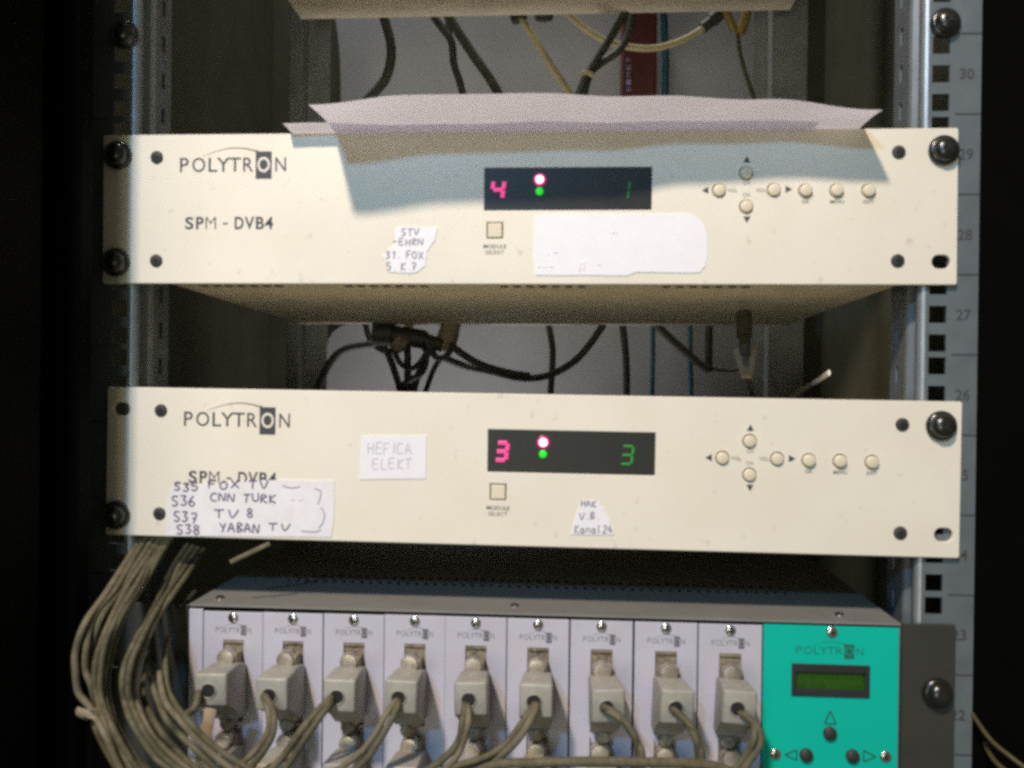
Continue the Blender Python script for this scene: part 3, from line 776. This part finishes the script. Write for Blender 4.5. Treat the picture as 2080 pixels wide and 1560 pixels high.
# cables leaving the top row of plugs
tail = [
    [[(0, 0), (-6, 26), (-20, 42), (-40, 52), (-62, 40)]],
    [[(-4, 0), (8, 30), (6, 70), (-20, 110), (-70, 160)], [(4, 2), (18, 32), (16, 76), (-6, 116), (-50, 170)]],
    [[(-3, 0), (-30, 26), (-62, 70), (-96, 118), (-140, 160)], [(3, 4), (-18, 34), (-50, 78), (-84, 128), (-120, 170)]],
    [[(-3, 0), (-24, 28), (-48, 70), (-84, 112), (-150, 160)], [(3, 4), (-14, 36), (-38, 80), (-70, 122), (-120, 166)]],
    [[(-2, 0), (-6, 34), (-16, 74), (-40, 108), (-90, 140)], [(4, 3), (4, 36), (-6, 80), (-28, 116), (-70, 150)]],
    [[(-3, 0), (-26, 36), (-58, 76), (-104, 106), (-190, 130)], [(3, 4), (-14, 42), (-46, 84), (-92, 116), (-170, 145)]],
    [[(-2, 0), (26, 14), (52, 46), (66, 86), (64, 150)], [(2, 6), (34, 26), (60, 60), (74, 96), (72, 160)]],
    [[(-2, 0), (22, 22), (42, 60), (50, 100), (46, 160)], [(3, 5), (32, 34), (50, 70), (58, 108), (54, 160)]],
    [[(0, 0), (22, 18), (26, 50), (4, 86), (-50, 150)], [(4, 2), (32, 24), (36, 58), (16, 96), (-30, 160)]],
]
starts = [(401, 1408), (537, 1416), (672, 1419), (808, 1424), (946, 1432), (1087, 1432), (1229, 1436), (1369, 1440), (1507, 1450)]
for i, (u, v) in enumerate(starts):
    for j, tl in enumerate(tail[i]):
        pts = [(u, v-2, -.026)]+[(u+a, v+b, -.038-.010*min(1, b/40.)) for a, b in tl]
        side = '' if len(tail[i]) == 1 else (', left of its pair' if j == 0 else ', right of its pair')
        lb = 'grey cable out of the %s top plug%s%s' % (ORD[i], '' if i == 0 else ' from the left', side)
        cable(pts, .00185, m_cable, lb, 'grey cables leaving the plugs')
cable([(860, 1640, -.05), (985, 1562, -.055), (1090, 1551, -.06), (1290, 1549, -.06), (1470, 1562, -.055), (1560, 1640, -.05)], .0026, m_cable, 'grey cable running along the bottom edge across several modules', 'grey cables leaving the plugs')
cable([(1975, 1450, .004), (2010, 1500, -.01), (2050, 1535, -.02), (2110, 1580, -.03)], .0012, m_cable_y, 'thin yellowish cable at lower right on the dark frame, upper one', 'thin cables at lower right')
cable([(2000, 1510, .004), (2020, 1545, -.01), (2060, 1580, -.02), (2090, 1610, -.02)], .0013, m_cable_y, 'thin yellowish cable at lower right on the dark frame, lower one', 'thin cables at lower right')

def strap(pts, w, t, m, label, cat='cable tie', name='cable_tie'):
    return tag(obj(name, MB().tube([P(*p) for p in pts], w, 8, t), m, smooth=60), label, cat)
strap([(428, 1440, -.046), (424, 1462, -.046), (418, 1492, -.044), (422, 1510, -.042)], .0032, .3, m_tie, 'tan strap hanging under the leftmost plug')
strap([(160, 1446, -.064), (175, 1452, -.071), (190, 1452, -.071), (200, 1446, -.062)], .0028, .6, m_body, 'small tan tie around the outer cables of the loop')
strap([(468, 1142, -.004), (505, 1124, -.003), (548, 1104, .0)], .0013, .4, m_cable_set[2], 'tan cable tie tail below the lower cream unit')

# back of the upper gap
K = 'dark cables hanging behind the upper gap'
cable([(770, -10, .27), (780, 35, .27), (793, 85, .27), (794, 120, .27), (783, 160, .27), (757, 192, .27), (725, 225, .27)], .0042, m_cable_k, 'leftmost thick black cable behind the upper gap, curving back left', K)
cable([(862, 5, .28), (880, 32, .28), (900, 60, .28), (917, 85, .28), (922, 130, .28), (935, 170, .28), (948, 230, .28)], .0034, m_cable_k, 'black cable with a kink behind the upper gap', K)
cable([(905, 0, .29), (910, 35, .29), (912, 65, .288), (918, 95, .286)], .0030, m_cable_k, 'short black cable joining the kinked cable behind the upper gap', K)
cable([(900, 5, .27), (915, 40, .27), (960, 110, .27), (1000, 168, .27), (1035, 235, .27)], .0042, m_cable_k, 'thick straight black cable slanting right behind the upper gap', K)
cable([(1290, -10, .25), (1262, 40, .25), (1232, 90, .25), (1202, 138, .25), (1184, 170, .25), (1166, 220, .25)], .0034, m_cable_k, 'black cable slanting down left past the red strip', K)
cable([(1285, 30, .26), (1274, 75, .26), (1255, 104, .26), (1218, 130, .26), (1196, 155, .255), (1180, 220, .255)], .0034, m_cable_k, 'black cable bending over the cream loop by the red strip', K)
cable([(1052, 20, .30), (1064, 45, .30), (1092, 88, .30), (1122, 138, .30), (1150, 178, .30), (1172, 215, .30)], .0030, m_cable_c, 'straight cream cable slanting behind the upper gap', 'cream coax cables')
cable([(1140, 10, .28), (1162, 36, .28), (1194, 62, .28), (1232, 83, .28), (1282, 96, .28), (1335, 97, .28), (1390, 80, .28), (1432, 55, .28)], .0029, m_cable_c, 'cream cable sagging in a loop across the red strip', 'cream coax cables')
tag(obj('coax_connector', MB().tube([P(1427, 57, .28), P(1446, 42, .28)], .0050, 12).tube([P(1446, 42, .28), P(1470, 18, .28)], .0062, 12), m_cable_k, smooth=40), 'black connector on the right end of the sagging cream cable', 'connector', 'coax connectors')
tag(obj('coax_connector', MB().tube([P(1056, 41, .30), P(1050, 24, .30)], .0075, 14), m_cable_k, smooth=40), 'black connector on the upper end of the straight cream cable', 'connector', 'coax connectors')
tag(obj('coax_connector', MB().tube([P(1105, 38, .30), P(1105, 20, .30)], .0085, 14), m_cable_k, smooth=40), 'black round connector between the two cream cables under the top unit', 'connector', 'coax connectors')
strap([(1184, 149, .246), (1194, 147, .244), (1204, 153, .246)], .0022, .8, m_cable_c, 'pale tie binding two black cables beside the red strip')
rb_ = thing('red_strip', 'dark red upright strip with pale vertical writing', 'strip')
p0, p1 = P(1262, 260, .395), P(1336, -30, .395)
rs = obj('strip_body', MB().box(p0.x, p1.x, .395, .430, p0.z, p1.z, .002), m_redbox, rb_)
tx = MB(); cu_t = 'SIMET'
for i, c in enumerate(cu_t):
    q = P(1277, 182-i*15, .3948)
    v, f = glyph(c, .01); xs = [a.x for a in v]; ys = [a.y for a in v]
    tx.add(v, f, lambda a, q=q: Vector((q.x+.0020-(a.y-min(ys))/(max(ys)-min(ys))*.0042, .3946, q.z+(a.x-min(xs))/(max(xs)-min(xs))*.0052-.0026)))
obj('lettering', tx, m_redtext, rb_)
cable([(1347, -20, .40), (1350, 60, .40), (1352, 130, .40), (1350, 260, .40)], .0035, m_cable_t, 'dark green wire just right of the red strip', 'thin wires at the back')
# brass-coloured tie hanging by the right rear rail, upper gap
strap([(1470, 10, .27), (1482, 38, .27), (1492, 64, .27)], .0035, .4, m_brass, 'yellow tie hanging under the top unit, left tail', name='cable_tie')
strap([(1520, 8, .27), (1514, 38, .27), (1504, 68, .27)], .0042, .4, m_brass, 'yellow tie hanging under the top unit, right tail', name='cable_tie')
cable([(1498, 60, .28), (1504, 110, .28), (1518, 160, .28), (1540, 225, .28)], .0018, m_cable_y, 'thin brown wire hanging near the right rear rail', 'thin wires at the back')

# back of the gap between the units
K = 'dark cables behind the gap between the cream units'
cable([(640, 800, .27), (658, 758, .27), (680, 724, .27), (705, 708, .27), (745, 700, .27), (790, 696, .27)], .0033, m_cable_k, 'black cable arching left from the connector cluster', K)
cable([(770, 690, .27), (786, 715, .27), (800, 750, .27), (820, 815, .27)], .0030, m_cable_k, 'black cable slanting down under the connector cluster, leftmost', K)
cable([(826, 690, .275), (828, 730, .275), (828, 815, .275)], .0032, m_cable_k, 'black cable straight down under the connector cluster, middle', K)
cable([(876, 690, .28), (862, 735, .28), (846, 770, .28), (836, 815, .28)], .0034, m_cable_k, 'black cable slanting down left under the cluster, rightmost', K)
cable([(905, 728, .27), (950, 745, .27), (1000, 755, .265), (1060, 768, .265), (1115, 762, .265), (1165, 735, .265), (1200, 697, .265), (1238, 640, .265)], .0032, m_cable_k, 'long black cable swooping across the gap between the units', K)
cable([(915, 700, .262), (935, 716, .262), (975, 740, .262), (1030, 757, .262), (1075, 764, .260)], .0034, m_cable_k, 'black cable joining the swooping cable from above', K)
cable([(862, 676, .262), (875, 700, .262), (884, 724, .262), (902, 726, .262), (918, 708, .262)], .0028, m_cable_k, 'small black cable curl right of the cluster', K)
cable([(1108, 630, .29), (1116, 668, .29), (1122, 705, .29), (1122, 745, .29), (1117, 815, .29)], .0030, m_cable_k, 'dark cable hanging straight behind the swooping cable', K)
cable([(1262, 640, .33), (1268, 690, .33), (1272, 740, .33), (1273, 815, .33)], .0034, m_cable_k, 'dark upright cable right of the swooping cable', K)
cable([(1326, 640, .38), (1326, 720, .38), (1324, 815, .38)], .0024, m_cable_t, 'blue wire, left one behind the gap between the units', 'thin wires at the back')
cable([(1402, 660, .38), (1402, 720, .38), (1404, 815, .38)], .0024, m_cable_t, 'blue wire, right one behind the gap between the units', 'thin wires at the back')
cable([(1310, 635, .27), (1340, 667, .27), (1385, 708, .27), (1420, 738, .27), (1440, 752, .27)], .0035, m_cable_k, 'thick black cable slanting down to a corner near the right', K)
cable([(1441, 630, .275), (1440, 690, .275), (1439, 756, .275)], .0033, m_cable_k, 'black upright cable meeting the slanting cable', K)
cable([(1436, 745, .28), (1465, 752, .28), (1495, 750, .28), (1515, 730, .28)], .0016, m_cable_k, 'thin black wire bending toward the tan tie', K)
cable([(742, 655, .275), (752, 690, .272), (778, 712, .27), (806, 708, .268), (826, 684, .268)], .0026, m_cable_k, 'black cable dipping left of the connector cluster', K)
cable([(796, 700, .262), (812, 736, .262), (838, 748, .262), (862, 724, .262), (872, 694, .262)], .0024, m_cable_k, 'black cable looping low beneath the connector cluster', K)
cable([(848, 690, .268), (866, 716, .268), (858, 756, .268), (822, 778, .268), (808, 815, .268)], .0026, m_cable_k, 'black cable crossing left under the connector cluster', K)
cable([(930, 650, .27), (926, 684, .27), (912, 716, .27), (884, 744, .27), (858, 815, .27)], .0024, m_cable_k, 'black cable dropping from the brown plug beside the cluster', K)
cn = thing('connector_cluster', 'dark cluster of cable connectors below the upper unit at its back', 'connector', (0, 0, 0))
obj('plug_body', MB().tube([P(760, 676, .262), P(800, 678, .262)], .011, 14).tube([P(800, 680, .262), P(862, 690, .262)], .0085, 14).tube([P(862, 690, .262), P(900, 702, .262)], .006, 12), m_cable_k, cn, smooth=40)
obj('plug_body', MB().tube([P(918, 655, .265), P(906, 690, .265)], .0085, 14).tube([P(906, 690, .265), P(900, 712, .265)], .0072, 12), m_body, cn, smooth=40, label='brown plug body')
obj('plug_body', MB().tube([P(805, 690, .258), P(822, 706, .258)], .0075, 12), m_body, cn, smooth=40, label='brown plug body')
obj('tip', MB().tube([P(822, 660, .255), P(840, 664, .255)], .0016, 10), m_brass, cn)
strap([(1498, 708, .075), (1506, 740, .065), (1514, 766, .055)], .0026, .35, m_tie_dk, 'tan tie under the upper unit at right, left half of its V')
strap([(1532, 708, .075), (1526, 742, .065), (1520, 766, .055)], .0023, .35, m_tie_dk, 'tan tie under the upper unit at right, right half of its V')
tag(obj('coax_connector', MB().tube([P(1511, 636, .085), P(1512, 684, .078)], .0050, 14).tube([P(1512, 684, .078), P(1514, 722, .070)], .0036, 12), m_cable_k, smooth=40), 'dark connector hanging under the upper unit above the tan V-shaped tie', 'connector', 'coax connectors')
cable([(1514, 720, .069), (1517, 750, .064), (1524, 790, .085), (1538, 830, .13)], .0016, m_cable_k, 'thin black wire running down through the tan V-shaped tie', 'dark cables behind the gap between the cream units')
tt = thing('cable_tie', 'thin cable tie with brightly lit tip right of the back cables', 'cable tie')
obj('strap', MB().tube([P(1590, 822, .17), P(1625, 795, .165), P(1650, 779, .155)], .0018, 8, .5), m_tie, tt)
obj('tip', MB().tube([P(1652, 778, .1), P(1668, 768, .06), P(1684, 757, .03)], .0018, 8, .5), m_tie_lit, tt)
